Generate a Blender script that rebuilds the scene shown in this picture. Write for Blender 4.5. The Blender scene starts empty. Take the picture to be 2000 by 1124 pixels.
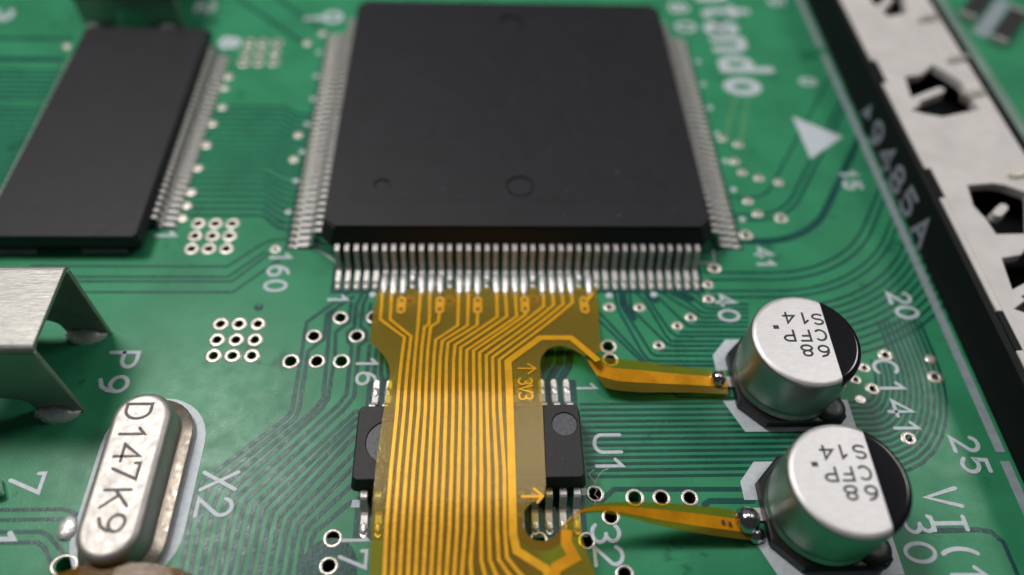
import bpy, bmesh, math, random
from mathutils import Vector, Matrix
random.seed(7)
SC = bpy.context.scene
COL = SC.collection
PI = math.pi
# ---------------------------------------------------------------- camera (1 unit = 1 mm)
SC.unit_settings.scale_length = 0.001
cam = bpy.data.cameras.new("camera")
cam.lens = 27.1016; cam.sensor_width = 36.0; cam.sensor_fit = 'HORIZONTAL'
cam.clip_start = 1.0; cam.clip_end = 5000.0
cam.dof.use_dof = True; cam.dof.focus_distance = 46.0
cam.dof.aperture_fstop = 0.0271016 / 1.7
co = bpy.data.objects.new("camera", cam); COL.objects.link(co)
co.location = (-2.9532, -49.2018, 43.1430)
co.rotation_euler = (0.650108, -0.035344, -0.028031)
SC.camera = co
# ---------------------------------------------------------------- light
w = bpy.data.worlds.new("World"); SC.world = w; w.use_nodes = True
w.node_tree.nodes["Background"].inputs[0].default_value = (0.86, 0.93, 1.0, 1)
w.node_tree.nodes["Background"].inputs[1].default_value = 0.035
def area(name, loc, target, sx, sy, power, color):
    l = bpy.data.lights.new(name, 'AREA'); l.shape = 'RECTANGLE'; l.size = sx; l.size_y = sy
    l.energy = power; l.color = color
    o = bpy.data.objects.new(name, l); COL.objects.link(o); o.location = loc
    o.rotation_euler = (Vector(target) - Vector(loc)).to_track_quat('-Z', 'Y').to_euler()
    return o
area("left_lamp", (-90, 50, 190), (-10, -15, 0), 70, 45, 2.9e5, (1.0, 0.975, 0.94))
area("right_lamp", (170, 60, 170), (5, -15, 0), 60, 45, 1.25e5, (1.0, 0.98, 0.96))
area("middle_lamp", (17, 57, 190), (0, -20, 0), 55, 18, 0.42e5, (1.0, 0.975, 0.94))
area("ceiling_panel", (60, 620, 520), (0, 0, 0), 1100, 700, 2.8e5, (0.95, 0.96, 1.0))
SC.view_settings.view_transform = 'Standard'; SC.view_settings.look = 'None'
SC.view_settings.exposure = 0.0; SC.view_settings.gamma = 1.0
SC.cycles.use_denoising = True
SC.cycles.max_bounces = 10; SC.cycles.transparent_max_bounces = 16

# ---------------------------------------------------------------- materials
def mat(name, color, rough=0.5, metal=0.0, var=0.0, vscale=1.0, bump=0.0, bscale=10.0, rvar=0.0, spec=0.5, coat=0.0, stretch=None, var2=None, stain=None):
    m = bpy.data.materials.new(name); m.use_nodes = True
    nt = m.node_tree; N = nt.nodes; L = nt.links
    b = N["Principled BSDF"]
    b.inputs["Base Color"].default_value = (*color, 1); b.inputs["Roughness"].default_value = rough
    b.inputs["Metallic"].default_value = metal; b.inputs["Specular IOR Level"].default_value = spec
    b.inputs["Coat Weight"].default_value = coat; b.inputs["Coat Roughness"].default_value = 0.15
    tc = N.new("ShaderNodeTexCoord"); vec = tc.outputs["Object"]
    if stretch:
        mp = N.new("ShaderNodeMapping"); mp.inputs["Scale"].default_value = stretch
        L.new(vec, mp.inputs[0]); vec = mp.outputs[0]
    def noise(scale, detail=4.0, rgh=0.6):
        n = N.new("ShaderNodeTexNoise"); n.inputs["Scale"].default_value = scale
        n.inputs["Detail"].default_value = detail; n.inputs["Roughness"].default_value = rgh
        L.new(vec, n.inputs["Vector"]); return n.outputs["Fac"]
    def mixc(fac, a, bcol):
        mx = N.new("ShaderNodeMix"); mx.data_type = 'RGBA'
        L.new(fac, mx.inputs["Factor"])
        if isinstance(a, tuple): mx.inputs[6].default_value = (*a, 1)
        else: L.new(a, mx.inputs[6])
        mx.inputs[7].default_value = (*bcol, 1)
        return mx.outputs[2]
    def ramp(fac, lo, hi):
        r = N.new("ShaderNodeMapRange"); r.inputs[1].default_value = lo; r.inputs[2].default_value = hi
        L.new(fac, r.inputs[0]); return r.outputs[0]
    if var:
        c2 = var2 if var2 else tuple(c * (1 - var) for c in color)
        c = mixc(ramp(noise(vscale), 0.38, 0.66), tuple(min(1, x * (1 + var * 0.4)) for x in color), c2)
        if stain:
            c = mixc(ramp(noise(stain[1], 6.0, 0.7), stain[2], stain[2] + 0.08), c, stain[0])
        L.new(c, b.inputs["Base Color"])
    if rvar:
        r = ramp(noise(vscale * 2.3 + 0.37, 5.0), 0.3, 0.7)
        ma = N.new("ShaderNodeMapRange"); ma.inputs[3].default_value = max(0.03, rough - rvar); ma.inputs[4].default_value = rough + rvar
        L.new(r, ma.inputs[0]); L.new(ma.outputs[0], b.inputs["Roughness"])
    if bump:
        bp = N.new("ShaderNodeBump"); bp.inputs["Strength"].default_value = 1.0; bp.inputs["Distance"].default_value = bump
        L.new(noise(bscale, 3.0), bp.inputs["Height"]); L.new(bp.outputs[0], b.inputs["Normal"])
    return m
M = {}
M['mask'] = mat("green_solder_mask", (0.040, 0.275, 0.134), 0.31, spec=0.22, var=0.16, vscale=0.22, bump=0.008, bscale=8.0, rvar=0.07, stain=((0.018, 0.14, 0.07), 0.3, 0.60))
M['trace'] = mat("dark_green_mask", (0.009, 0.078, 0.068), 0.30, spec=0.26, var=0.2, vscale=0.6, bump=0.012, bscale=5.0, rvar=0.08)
M['ltrace'] = mat("pale_green_mask", (0.085, 0.31, 0.135), 0.36, var=0.15, vscale=0.5, bump=0.01, bscale=5.0)
M['silk'] = mat("grey_white_ink", (0.60, 0.66, 0.71), 0.45, var=0.12, vscale=3.0, bump=0.01, bscale=9.0)
M['silk2'] = mat("shaded_grey_ink", (0.30, 0.36, 0.39), 0.5, var=0.15, vscale=1.5)  # ink darkened for the connector's shadow; also serves the far mark and dust
M['tin'] = mat("tinned_copper", (0.72, 0.67, 0.60), 0.36, 0.75, var=0.22, vscale=3.0, bump=0.02, bscale=7.0, rvar=0.1)
M['bore'] = mat("dark_bore", (0.02, 0.018, 0.015), 0.6)
M['lead'] = mat("lead_metal", (0.64, 0.61, 0.59), 0.46, 0.6, var=0.15, vscale=3.0, bump=0.015, bscale=6.0, rvar=0.08)
M['solder'] = mat("solder_metal", (0.90, 0.89, 0.88), 0.42, 0.7, var=0.12, vscale=3.0, bump=0.05, bscale=4.0, rvar=0.1)
M['shiny'] = mat("shiny_solder", (0.66, 0.64, 0.66), 0.13, 1.0, bump=0.01, bscale=3.0)
M['black'] = mat("black_epoxy", (0.011, 0.0098, 0.0138), 0.5, var=0.18, vscale=0.5, bump=0.012, bscale=14.0, rvar=0.06, spec=0.4, stain=((0.02, 0.018, 0.021), 0.9, 0.70))
M['black2'] = mat("black_epoxy_fine", (0.020, 0.018, 0.020), 0.55, var=0.3, vscale=6.0, bump=0.02, bscale=16.0, rvar=0.08)
M['dimple'] = mat("polished_epoxy", (0.10, 0.10, 0.115), 0.4, var=0.35, vscale=5.0, bump=0.03, bscale=9.0)
M['plastic'] = mat("black_plastic", (0.010, 0.010, 0.012), 0.42, bump=0.01, bscale=8.0, rvar=0.06)
M['slotblack'] = mat("matte_black_plastic", (0.005, 0.006, 0.007), 0.6, spec=0.2, bump=0.02, bscale=6.0)
M['white'] = mat("white_plastic", (0.70, 0.67, 0.645), 0.5, var=0.1, stain=((0.46, 0.41, 0.34), 0.45, 0.66), vscale=0.4, bump=0.02, bscale=2.0)
M['slotink'] = mat("grey_ink", (0.27, 0.28, 0.34), 0.5)
M['alu'] = mat("aluminium_can", (0.50, 0.50, 0.48), 0.4, 1.0, var=0.1, vscale=1.0, bump=0.012, bscale=4.0, rvar=0.06)
M['alutop'] = mat("brushed_aluminium", (0.85, 0.83, 0.83), 0.40, 0.66, var=0.08, vscale=2.0, bump=0.012, bscale=6.0, stretch=(1.2, 9.0, 1.0))
M['capblack'] = mat("black_lacquer", (0.008, 0.008, 0.011), 0.12, spec=0.4)
M['ink'] = mat("dark_marking_ink", (0.035, 0.032, 0.034), 0.4)
M['etch'] = mat("etched_marking", (0.13, 0.11, 0.10), 0.55, var=0.3, vscale=6.0)
M['xtal'] = mat("nickel_can", (0.47, 0.44, 0.415), 0.5, 0.8, var=0.07, vscale=0.8, bump=0.012, bscale=5.0, rvar=0.07)
M['flange'] = mat("nickel_flange", (0.55, 0.47, 0.39), 0.38, 0.9, var=0.2, vscale=1.2, bump=0.012, bscale=2.5, rvar=0.1)
M['steel'] = mat("tinplate", (0.40, 0.39, 0.365), 0.5, 0.8, var=0.12, vscale=1.2, bump=0.02, bscale=3.0, rvar=0.08, stretch=(0.5, 3.0, 1.0))
M['copper'] = mat("coverlaid_copper", (0.98, 0.47, 0.016), 0.34, 0.3, spec=0.5, var=0.12, vscale=1.5, bump=0.006, bscale=6.0, rvar=0.06)
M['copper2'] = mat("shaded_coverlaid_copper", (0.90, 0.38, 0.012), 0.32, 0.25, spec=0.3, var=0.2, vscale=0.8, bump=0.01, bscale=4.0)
M['brown'] = mat("back_copper_brown", (0.12, 0.045, 0.03), 0.5, var=0.15, vscale=2.0)
M['table'] = mat("dark_table", (0.02, 0.02, 0.02), 0.7)
def film_mat(name, tint, dif, share):
    m = bpy.data.materials.new(name); m.use_nodes = True; nt = m.node_tree; N = nt.nodes; L = nt.links
    for n in list(N): N.remove(n)
    out = N.new("ShaderNodeOutputMaterial")
    tr = N.new("ShaderNodeBsdfTransparent"); tr.inputs[0].default_value = (*tint, 1)
    df = N.new("ShaderNodeBsdfDiffuse"); df.inputs[0].default_value = (*dif, 1)
    mx = N.new("ShaderNodeMixShader"); mx.inputs[0].default_value = share
    L.new(tr.outputs[0], mx.inputs[1]); L.new(df.outputs[0], mx.inputs[2])
    gl = N.new("ShaderNodeBsdfGlossy"); gl.inputs["Roughness"].default_value = 0.19
    fr = N.new("ShaderNodeFresnel"); fr.inputs[0].default_value = 1.5
    tc = N.new("ShaderNodeTexCoord"); nz = N.new("ShaderNodeTexNoise"); nz.inputs["Scale"].default_value = 7.0; nz.inputs["Detail"].default_value = 4
    L.new(tc.outputs["Object"], nz.inputs["Vector"])
    bu = N.new("ShaderNodeBump"); bu.inputs["Distance"].default_value = 0.016; L.new(nz.outputs["Fac"], bu.inputs["Height"])
    L.new(bu.outputs[0], gl.inputs["Normal"])
    m2 = N.new("ShaderNodeMixShader"); mm = N.new('ShaderNodeMath'); mm.operation = 'MULTIPLY'; mm.inputs[1].default_value = 0.9; L.new(fr.outputs[0], mm.inputs[0]); L.new(mm.outputs[0], m2.inputs[0])
    L.new(mx.outputs[0], m2.inputs[1]); L.new(gl.outputs[0], m2.inputs[2])
    L.new(m2.outputs[0], out.inputs[0])
    return m
M['film'] = film_mat("amber_polyimide", (0.90, 0.77, 0.22), (0.72, 0.50, 0.07), 0.17)
M['tape'] = film_mat("amber_tape", (0.55, 0.30, 0.02), (0.22, 0.115, 0.002), 0.45)

# ---------------------------------------------------------------- mesh helpers
def link(name, me, m=None, parent=None, smooth=False):
    if m is not None and not me.materials: me.materials.append(m)
    if smooth:
        for p in me.polygons: p.use_smooth = True
    o = bpy.data.objects.new(name, me); COL.objects.link(o)
    if parent is not None: o.parent = parent
    return o
def put(name, me, loc, parent, rz=0.0, scale=None):
    o = bpy.data.objects.new(name, me); COL.objects.link(o); o.parent = parent
    o.location = loc; o.rotation_euler = (0, 0, rz)
    if scale: o.scale = scale
    return o
def from_data(name, v, f, m=None, smooth=False):
    me = bpy.data.meshes.new(name); me.from_pydata(v, [], f); me.validate()
    bm = bmesh.new(); bm.from_mesh(me); bmesh.ops.recalc_face_normals(bm, faces=bm.faces); bm.to_mesh(me); bm.free()
    if m is not None: me.materials.append(m)
    if smooth:
        for p in me.polygons: p.use_smooth = True
    return me
def thing(name, label, cat, group=None, loc=(0, 0, 0), rz=0.0):
    o = bpy.data.objects.new(name, None); COL.objects.link(o); o.empty_display_size = 1
    o.location = loc; o.rotation_euler = (0, 0, rz)
    o["label"] = label; o["category"] = cat
    if group: o["group"] = group
    return o
def structure(o): o["kind"] = "structure"; return o
def circle(cx, cy, r, n=20, a0=0.0):
    return [(cx + r * math.cos(a0 + 2 * PI * i / n), cy + r * math.sin(a0 + 2 * PI * i / n)) for i in range(n)]
def plate(name, outline, holes, z0, z1, m=None):
    """A flat plate with holes, extruded from z0 to z1."""
    cu = bpy.data.curves.new("plate", 'CURVE'); cu.dimensions = '2D'; cu.fill_mode = 'BOTH'
    cu.extrude = (z1 - z0) / 2
    for loop in [outline] + list(holes):
        sp = cu.splines.new('POLY'); sp.points.add(len(loop) - 1); sp.use_cyclic_u = True
        for p, q in zip(sp.points, loop): p.co = (q[0], q[1], 0, 1)
    tmp = bpy.data.objects.new("plate", cu); COL.objects.link(tmp)
    dg = bpy.context.evaluated_depsgraph_get()
    me = bpy.data.meshes.new_from_object(tmp.evaluated_get(dg), depsgraph=dg)
    bpy.data.objects.remove(tmp); bpy.data.curves.remove(cu)
    me.name = name; me.materials.clear()
    me.transform(Matrix.Translation((0, 0, (z0 + z1) / 2)))
    for p in me.polygons: p.use_smooth = False
    if m is not None: me.materials.append(m)
    return me
def ribbon_geo(V, Fc, pts, wd, z0, h, zf=None, round_end=True, step=None, inset=0.18):
    """Adds a raised strip of width wd along a polyline to V, Fc."""
    P = [Vector(p[:2]) for p in pts]
    Q = [P[0]]
    for p in P[1:]:
        if (p - Q[-1]).length > 1e-4: Q.append(p)
    P = Q
    if len(P) < 2: return
    closed = (P[0] - P[-1]).length < 1e-3
    if step:
        R = []
        for a, b in zip(P, P[1:]):
            n = max(1, int((b - a).length / step))
            R += [(a + (b - a) * (i / n), False) for i in range(n)]
        R.append((P[-1], False)); P = [r[0] for r in R]
    rows = []
    n = len(P)
    for i in range(n):
        d0 = (P[i] - P[i - 1]).normalized() if i > 0 else None
        d1 = (P[i + 1] - P[i]).normalized() if i < n - 1 else None
        if closed and i == 0: d0 = (P[-1] - P[-2]).normalized()
        if closed and i == n - 1: d1 = (P[1] - P[0]).normalized()
        d0 = d0 or d1; d1 = d1 or d0
        t = d0 + d1
        t = d1 if t.length < 1e-3 else t.normalized()
        nr = Vector((-t.y, t.x)); c = max(0.45, nr.dot(Vector((-d1.y, d1.x))))
        rows.append((P[i], nr, wd / 2 / c))
    if round_end and not closed:
        d = (P[1] - P[0]).normalized(); nr = Vector((-d.y, d.x))
        st = [(P[0] - d * (wd / 2 * math.sin(a)), nr, wd / 2 * max(0.12, math.cos(a))) for a in (PI / 2 * 0.98, PI * 0.38, PI * 0.25, PI * 0.12)]
        d = (P[-1] - P[-2]).normalized(); nr = Vector((-d.y, d.x))
        en = [(P[-1] + d * (wd / 2 * math.sin(a)), nr, wd / 2 * max(0.12, math.cos(a))) for a in (PI * 0.12, PI * 0.25, PI * 0.38, PI / 2 * 0.98)]
        rows = st + rows + en
    base = len(V)
    for p, nr, hw in rows:
        for s, zz in ((1, 0), (1 - inset, h), (-1 + inset, h), (-1, 0)):
            q = p + nr * (hw * s)
            V.append((q.x, q.y, (zf(q.x, q.y) if zf else 0) + z0 + zz))
    for i in range(len(rows) - 1):
        a = base + 4 * i; b = a + 4
        for k in range(3): Fc.append((a + k, a + k + 1, b + k + 1, b + k))
    if not closed:
        Fc.append((base + 3, base + 2, base + 1, base)); e = base + 4 * (len(rows) - 1); Fc.append((e, e + 1, e + 2, e + 3))
def ribbon(name, pts, wd, z0, h, m, parent, zf=None, round_end=True, step=None, inset=0.18):
    V, Fc = [], []
    ribbon_geo(V, Fc, pts, wd, z0, h, zf, round_end, step, inset)
    return link(name, from_data(name, V, Fc, m), None, parent)
def lathe(name, prof, n, m=None, smooth=True, cap_top=True):
    V, Fc = [], []
    for r, z in prof:
        V += [(r * math.cos(2 * PI * i / n), r * math.sin(2 * PI * i / n), z) for i in range(n)]
    for k in range(len(prof) - 1):
        for i in range(n):
            j = (i + 1) % n
            Fc.append((k * n + i, k * n + j, (k + 1) * n + j, (k + 1) * n + i))
    if cap_top: Fc.append(tuple((len(prof) - 1) * n + i for i in range(n)))
    me = bpy.data.meshes.new(name); me.from_pydata(V, [], Fc)
    if m is not None: me.materials.append(m)
    if smooth:
        for p in me.polygons: p.use_smooth = len(p.vertices) == 4
    return me
def loft(name, loops, m=None, smooth=False):
    """Stacks closed loops (same count) into a capped solid."""
    n = len(loops[0]); V = [p for l in loops for p in l]; Fc = []
    for k in range(len(loops) - 1):
        for i in range(n):
            j = (i + 1) % n
            Fc.append((k * n + i, k * n + j, (k + 1) * n + j, (k + 1) * n + i))
    Fc.append(tuple(range(n))[::-1]); Fc.append(tuple((len(loops) - 1) * n + i for i in range(n)))
    return from_data(name, V, Fc, m, smooth)
def chamfer_rect(cx, cy, hx, hy, c, cuts=(1, 1, 1, 1)):
    o = []
    for (sx, sy), k in zip(((1, 1), (-1, 1), (-1, -1), (1, -1)), cuts):
        q = c * k
        a = (cx + sx * hx, cy + sy * (hy - q)); b = (cx + sx * (hx - q), cy + sy * hy)
        o += [a, b] if sx * sy > 0 else [b, a]
    return o
def lift(loop, z): return [(x, y, z) for x, y in loop]
def box_geo(V, Fc, x0, x1, y0, y1, z0, z1):
    b = len(V); V += [(x, y, z) for z in (z0, z1) for x, y in ((x0, y0), (x1, y0), (x1, y1), (x0, y1))]
    Fc += [tuple(b + i for i in f) for f in ((3, 2, 1, 0), (4, 5, 6, 7), (0, 1, 5, 4), (1, 2, 6, 5), (2, 3, 7, 6), (3, 0, 4, 7))]
def bevel(me, wd, seg=2):
    bm = bmesh.new(); bm.from_mesh(me); bmesh.ops.remove_doubles(bm, verts=bm.verts, dist=1e-5)
    es = [e for e in bm.edges if len(e.link_faces) == 2 and e.calc_face_angle(0) > 0.5]
    bmesh.ops.bevel(bm, geom=es, offset=wd, segments=seg, affect='EDGES', profile=0.5)
    bm.to_mesh(me); bm.free(); return me
def bbox(name, x0, x1, y0, y1, z0, z1, m, parent, bv=0.0):
    V, Fc = [], []; box_geo(V, Fc, x0, x1, y0, y1, z0, z1)
    me = from_data(name, V, Fc, m)
    if bv: bevel(me, bv)
    return link(name, me, None, parent)
def dome(name, rx, ry, h, m, n=14, k=5, rough=0.0, seed=0):
    rnd = random.Random(seed); V, Fc = [], []
    for i in range(k):
        a = PI / 2 * i / k
        for j in range(n):
            t = 2 * PI * j / n; s = 1 + rough * rnd.uniform(-1, 1)
            V.append((rx * math.cos(a) * math.cos(t) * s, ry * math.cos(a) * math.sin(t) * s, h * math.sin(a) * (1 + rough * rnd.uniform(-1, 1))))
    V.append((0, 0, h))
    for i in range(k - 1):
        for j in range(n):
            q = (j + 1) % n; Fc.append((i * n + j, i * n + q, (i + 1) * n + q, (i + 1) * n + j))
    for j in range(n): Fc.append(((k - 1) * n + j, (k - 1) * n + (j + 1) % n, k * n))
    return from_data(name, V, Fc, m, True)

# ---------------------------------------------------------------- stroke letters
def arc(cx, cy, rx, ry, a0, a1, n=10):
    return [(cx + rx * math.cos(math.radians(a0 + (a1 - a0) * i / n)), cy + ry * math.sin(math.radians(a0 + (a1 - a0) * i / n))) for i in range(n + 1)]
GL = {
 '0': [arc(.3, .5, .3, .5, 0, 360, 22)],
 '1': [[(.08, .74), (.3, .98), (.3, 0)]],
 '2': [arc(.3, .72, .28, .28, 165, -25, 9) + [(.02, 0), (.6, 0)]],
 '3': [arc(.28, .75, .27, .25, 150, -80, 9), arc(.28, .26, .3, .26, 85, -150, 10)],
 '4': [[(.44, 0), (.44, 1), (0, .3), (.62, .3)]],
 '5': [[(.55, 1), (.1, 1), (.06, .56)] + arc(.28, .32, .3, .32, 125, -145, 10)],
 '6': [arc(.3, .3, .28, .3, 0, 360, 16), [(.02, .34), (.06, .62), (.2, .88), (.46, 1)]],
 '7': [[(0, .82), (0, 1), (.58, 1), (.2, 0)]],
 '8': [arc(.3, .74, .24, .25, 0, 360, 16), arc(.3, .25, .3, .25, 0, 360, 16)],
 '9': [arc(.3, .7, .28, .3, 0, 360, 16), [(.58, .66), (.54, .38), (.4, .12), (.14, 0)]],
 'A': [[(0, 0), (.3, 1), (.6, 0)], [(.12, .33), (.48, .33)]],
 'C': [arc(.32, .5, .32, .5, 50, 310, 14)],
 'D': [[(0, 0), (0, 1), (.25, 1)] + arc(.25, .5, .33, .5, 80, -80, 10) + [(.25, 0), (0, 0)]],
 'F': [[(0, 0), (0, 1), (.55, 1)], [(0, .52), (.42, .52)]],
 'I': [[(.3, 0), (.3, 1)], [(.1, 1), (.5, 1)], [(.1, 0), (.5, 0)]],
 'K': [[(0, 0), (0, 1)], [(.56, 1), (.02, .42)], [(.2, .56), (.6, 0)]],
 'P': [[(0, 0), (0, 1), (.3, 1)] + arc(.3, .74, .27, .26, 85, -85, 8) + [(.3, .48), (0, .48)]],
 'S': [arc(.3, .75, .26, .25, 35, 265, 9) + arc(.3, .25, .28, .25, 85, -145, 9)],
 'U': [[(0, 1), (0, .3)] + arc(.3, .3, .3, .3, 180, 360, 10) + [(.6, 1)]],
 'V': [[(0, 1), (.3, 0), (.6, 1)]],
 'X': [[(0, 0), (.6, 1)], [(0, 1), (.6, 0)]],
 '(': [arc(.62, .5, .34, .62, 125, 235, 8)],
 '.': [[(.2, .02), (.4, .02), (.4, .2), (.2, .2), (.2, .02)]],
 'n': [[(0, 0), (0, .62)], [(0, .4)] + arc(.24, .38, .24, .24, 170, 0, 8) + [(.48, 0)]],
 't': [[(.2, .95), (.2, .15), (.3, 0), (.42, 0)], [(0, .62), (.42, .62)]],
 'e': [[(0, .32), (.5, .32)] + arc(.25, .31, .25, .31, 0, 310, 14)],
 'd': [arc(.25, .3, .25, .3, 0, 360, 14), [(.5, 0), (.5, 1.0)]],
 'o': [arc(.25, .31, .26, .31, 0, 360, 14)],
 'i': [[(.1, 0), (.1, .62)], [(.1, .85), (.1, .92)]],
}
def letters(name, txt, centers, h, wd, stroke, m, parent, z0, thick=0.02, ang=-90.0, zf=None, frame=None, step=None, cw=0.6):
    """Stroke-font lettering: each glyph centred on a point, cap height h, glyph width wd, turned by ang."""
    V, Fc = [], []; ca, sa = math.cos(math.radians(ang)), math.sin(math.radians(ang)); k = 0
    for ch, c in zip(txt, centers):
        for poly in GL[ch]:
            pts = []
            for u, v in poly:
                a = (u / cw - 0.5) * wd; b = (v - 0.5) * h
                pts.append((c[0] + a * ca - b * sa, c[1] + a * sa + b * ca))
            ribbon_geo(V, Fc, pts, stroke, z0, thick + 0.0012 * (k % 7), zf, True, step); k += 1
    if frame: V = [tuple(frame(p)) for p in V]
    return link(name, from_data(name, V, Fc, m), None, parent)

# ================================================================= CIRCUIT BOARD
VIA = {  # kind: outer radius, bore radius
 'pth': (0.56, 0.36), 'grid': (0.55, 0.27), 'small': (0.42, 0.14), 'mid': (0.52, 0.2), 'shut': (0.42, 0.0)}
vias = []
vias += [('grid', p) for p in [(-23.486,-10.484),(-22.226,-10.48),(-20.999,-10.475),(-23.449,-11.682),(-22.205,-11.679),(-20.994,-11.675),(-23.439,-12.898),(-22.21,-12.896),(-20.979,-12.893),(-20.083,-19.46),(-18.869,-19.465),(-17.618,-19.469),(-20.066,-20.727),(-18.836,-20.733),(-17.603,-20.739),(-20.048,-21.957),(-18.837,-21.964),(-17.59,-21.971),(-23.63,11.539),(-22.44,11.565),(-21.156,11.594),(-23.648,10.094),(-22.428,10.119),(-21.115,10.147),(-23.622,8.685),(-22.372,8.709),(-21.03,8.736)]]
vias += [('pth', p) for p in [(-12.198,-18.985),(-13.793,-20.473),(-10.959,-20.486),(-15.026,-22.416),(-13.35,-22.426),(-11.768,-22.436),(-9.964,-18.95),(-11.035,-34.042),(-11.088,-35.565),(5.793,-21.382),(5.821,-22.425),(3.938,-31.644),(6.266,-31.926),(7.838,-31.948),(9.505,-31.971),(4.727,-33.041),(3.243,-34.411),(5.15,-36.285),(0.492,-34.339)]]
vias += [('small', p) for p in [(-17.482,-12.936),(6.203,-18.136),(8.311,-18.185),(9.223,-21.318),(10.724,-19.744),(11.768,-19.021),(13.509,-16.173),(13.312,-17.444),(21.865,-24.06),(22.728,-23.165)]]
vias += [('mid', p) for p in [(14.236,-14.676),(17.263,-11.467),(20.348,-9.739),(22.778,-24.758),(24.48,-22.174),(23.973,-28.31),(27.307,-23.904)]]
vias += [('shut', p) for p in [(-24.301,2.575),(-24.684,0.513),(-24.644,-2.069),(-24.726,-4.699),(-24.704,-7.304),(-24.702,-8.688),(-24.749,-9.982),(-17.516,-0.771),(-17.48,-3.654),(-18.441,11.654),(-17.234,13.17),(-39.59,10.732),(17.596,-0.8),(18.759,-1.476),(18.041,-3.499),(18.401,-4.798),(19.601,-5.427),(21.078,-5.876),(18.176,-7.97),(18.645,-9.321),(21.719,-25.542),(27.503,-22.516),(-24.627,5.119),(-24.574,6.652)]]
holes = [circle(p[0], p[1], VIA[k][1] + 0.004, 16) for k, p in vias if VIA[k][1] > 0]
lead_holes = [(-25.305,-35.296)]
holes += [circle(p[0], p[1], 0.45, 18) for p in lead_holes]
board_me = plate("circuit_board", [(-75, -60), (75, -60), (75, 75), (-75, 75)], holes, -1.2, 0.0, M['mask'])
board = structure(link("circuit_board", board_me))
tb = bbox("tabletop", -160, 160, -120, 200, -9, -6, M['table'], None); structure(tb)
via_me = {}
for k, (R, r) in VIA.items():
    if r > 0:
        prof = [(R, 0.0), (R - 0.03, 0.035), (r + 0.04, 0.04), (r, 0.01), (r, -1.19)]
        via_me[k] = lathe("via_" + k, prof, 20, M['tin'], True, False)
        via_me[k].materials.append(M['bore'])
        for i, p in enumerate(via_me[k].polygons):
            if i >= 60: p.material_index = 1
    else:
        via_me[k] = lathe("via_" + k, [(R, 0), (R - 0.04, 0.04), (R * 0.6, 0.07), (R * 0.3, 0.055)], 20, M['tin'])
for k, p in vias: put("via", via_me[k], (p[0], p[1], 0), board, random.uniform(0, 6), (random.uniform(.95, 1.05), random.uniform(.95, 1.05), 1))
prof = [(0.62, 0), (0.58, 0.04), (0.48, 0.05), (0.445, 0), (0.445, -1.19)]
lm = lathe("solder_ring", prof, 22, M['tin'], True, False)
for p in lead_holes: put("via", lm, (p[0], p[1], 0), board, 0, (1.25, 1, 1))
# dark clearance ring round one hole and small hollow
c0 = (-11.088,-35.565)
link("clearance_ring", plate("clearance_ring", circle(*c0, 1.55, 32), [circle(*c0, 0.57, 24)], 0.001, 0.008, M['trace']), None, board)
c0 = (-17.811,-18.118)
put("covered_via", lathe("covered_via", [(0.3, 0), (0.27, 0.02), (0.2, 0.03), (0.12, 0.012)], 16, M['trace']), (c0[0], c0[1], 0), board)

def trace(pts, wd=0.22, m='trace', z=0.0):
    ribbon("trace", pts, wd, z + random.uniform(0, 0.0006), 0.011, M[m], board, inset=0.1)
# clearances round the pad rows
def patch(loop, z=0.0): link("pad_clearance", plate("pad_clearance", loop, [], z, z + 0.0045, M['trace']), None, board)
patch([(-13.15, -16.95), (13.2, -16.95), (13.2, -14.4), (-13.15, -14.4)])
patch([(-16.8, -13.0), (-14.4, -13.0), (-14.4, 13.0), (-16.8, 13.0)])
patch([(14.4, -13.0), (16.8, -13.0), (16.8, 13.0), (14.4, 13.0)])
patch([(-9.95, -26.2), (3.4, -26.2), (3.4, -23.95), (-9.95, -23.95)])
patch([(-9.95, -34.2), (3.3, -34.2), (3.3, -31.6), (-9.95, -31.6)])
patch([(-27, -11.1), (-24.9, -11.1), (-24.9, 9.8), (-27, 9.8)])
# bus between the memory chip and the processor
for i in range(20):
    y = -9.65 + 0.65 * i
    if i < 8: trace([(-24.9, y), (-18.9 - 0.1 * i, y), (-17.6, y - 1.25 + 0.0 * i), (-16.7, y - 1.4)], 0.26)
    else: trace([(-24.9, y), (-19.2, y), (-17.9, y - 0.9), (-16.7, y - 1.0)], 0.26)
# left of the memory chip
for i in range(26): trace([(-70, -9.4 + 0.65 * i + (0.4 if i > 18 else 0)), (-38.5, -9.4 + 0.65 * i + (0.4 if i > 18 else 0))], 0.3)
trace([(-70, 8.7), (-39.5, 8.7)], 0.7); trace([(-70, 11.7), (-39.5, 11.7)], 0.5)
for L in ([(-34.127,-14.505),(-20.589,-14.546),(-18.667,-12.599),(-17.839,-12.061),(-16.712,-11.96)], [(-33.803,-15.459),(-20.342,-15.465),(-18.171,-13.177)], [(-33.666,-15.862),(-20.018,-15.872),(-17.879,-13.415)], [(-33.351,-16.788),(-19.772,-16.809),(-17.81,-14.731),(-16.821,-13.699)]):
    trace(L, 0.19)
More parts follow.
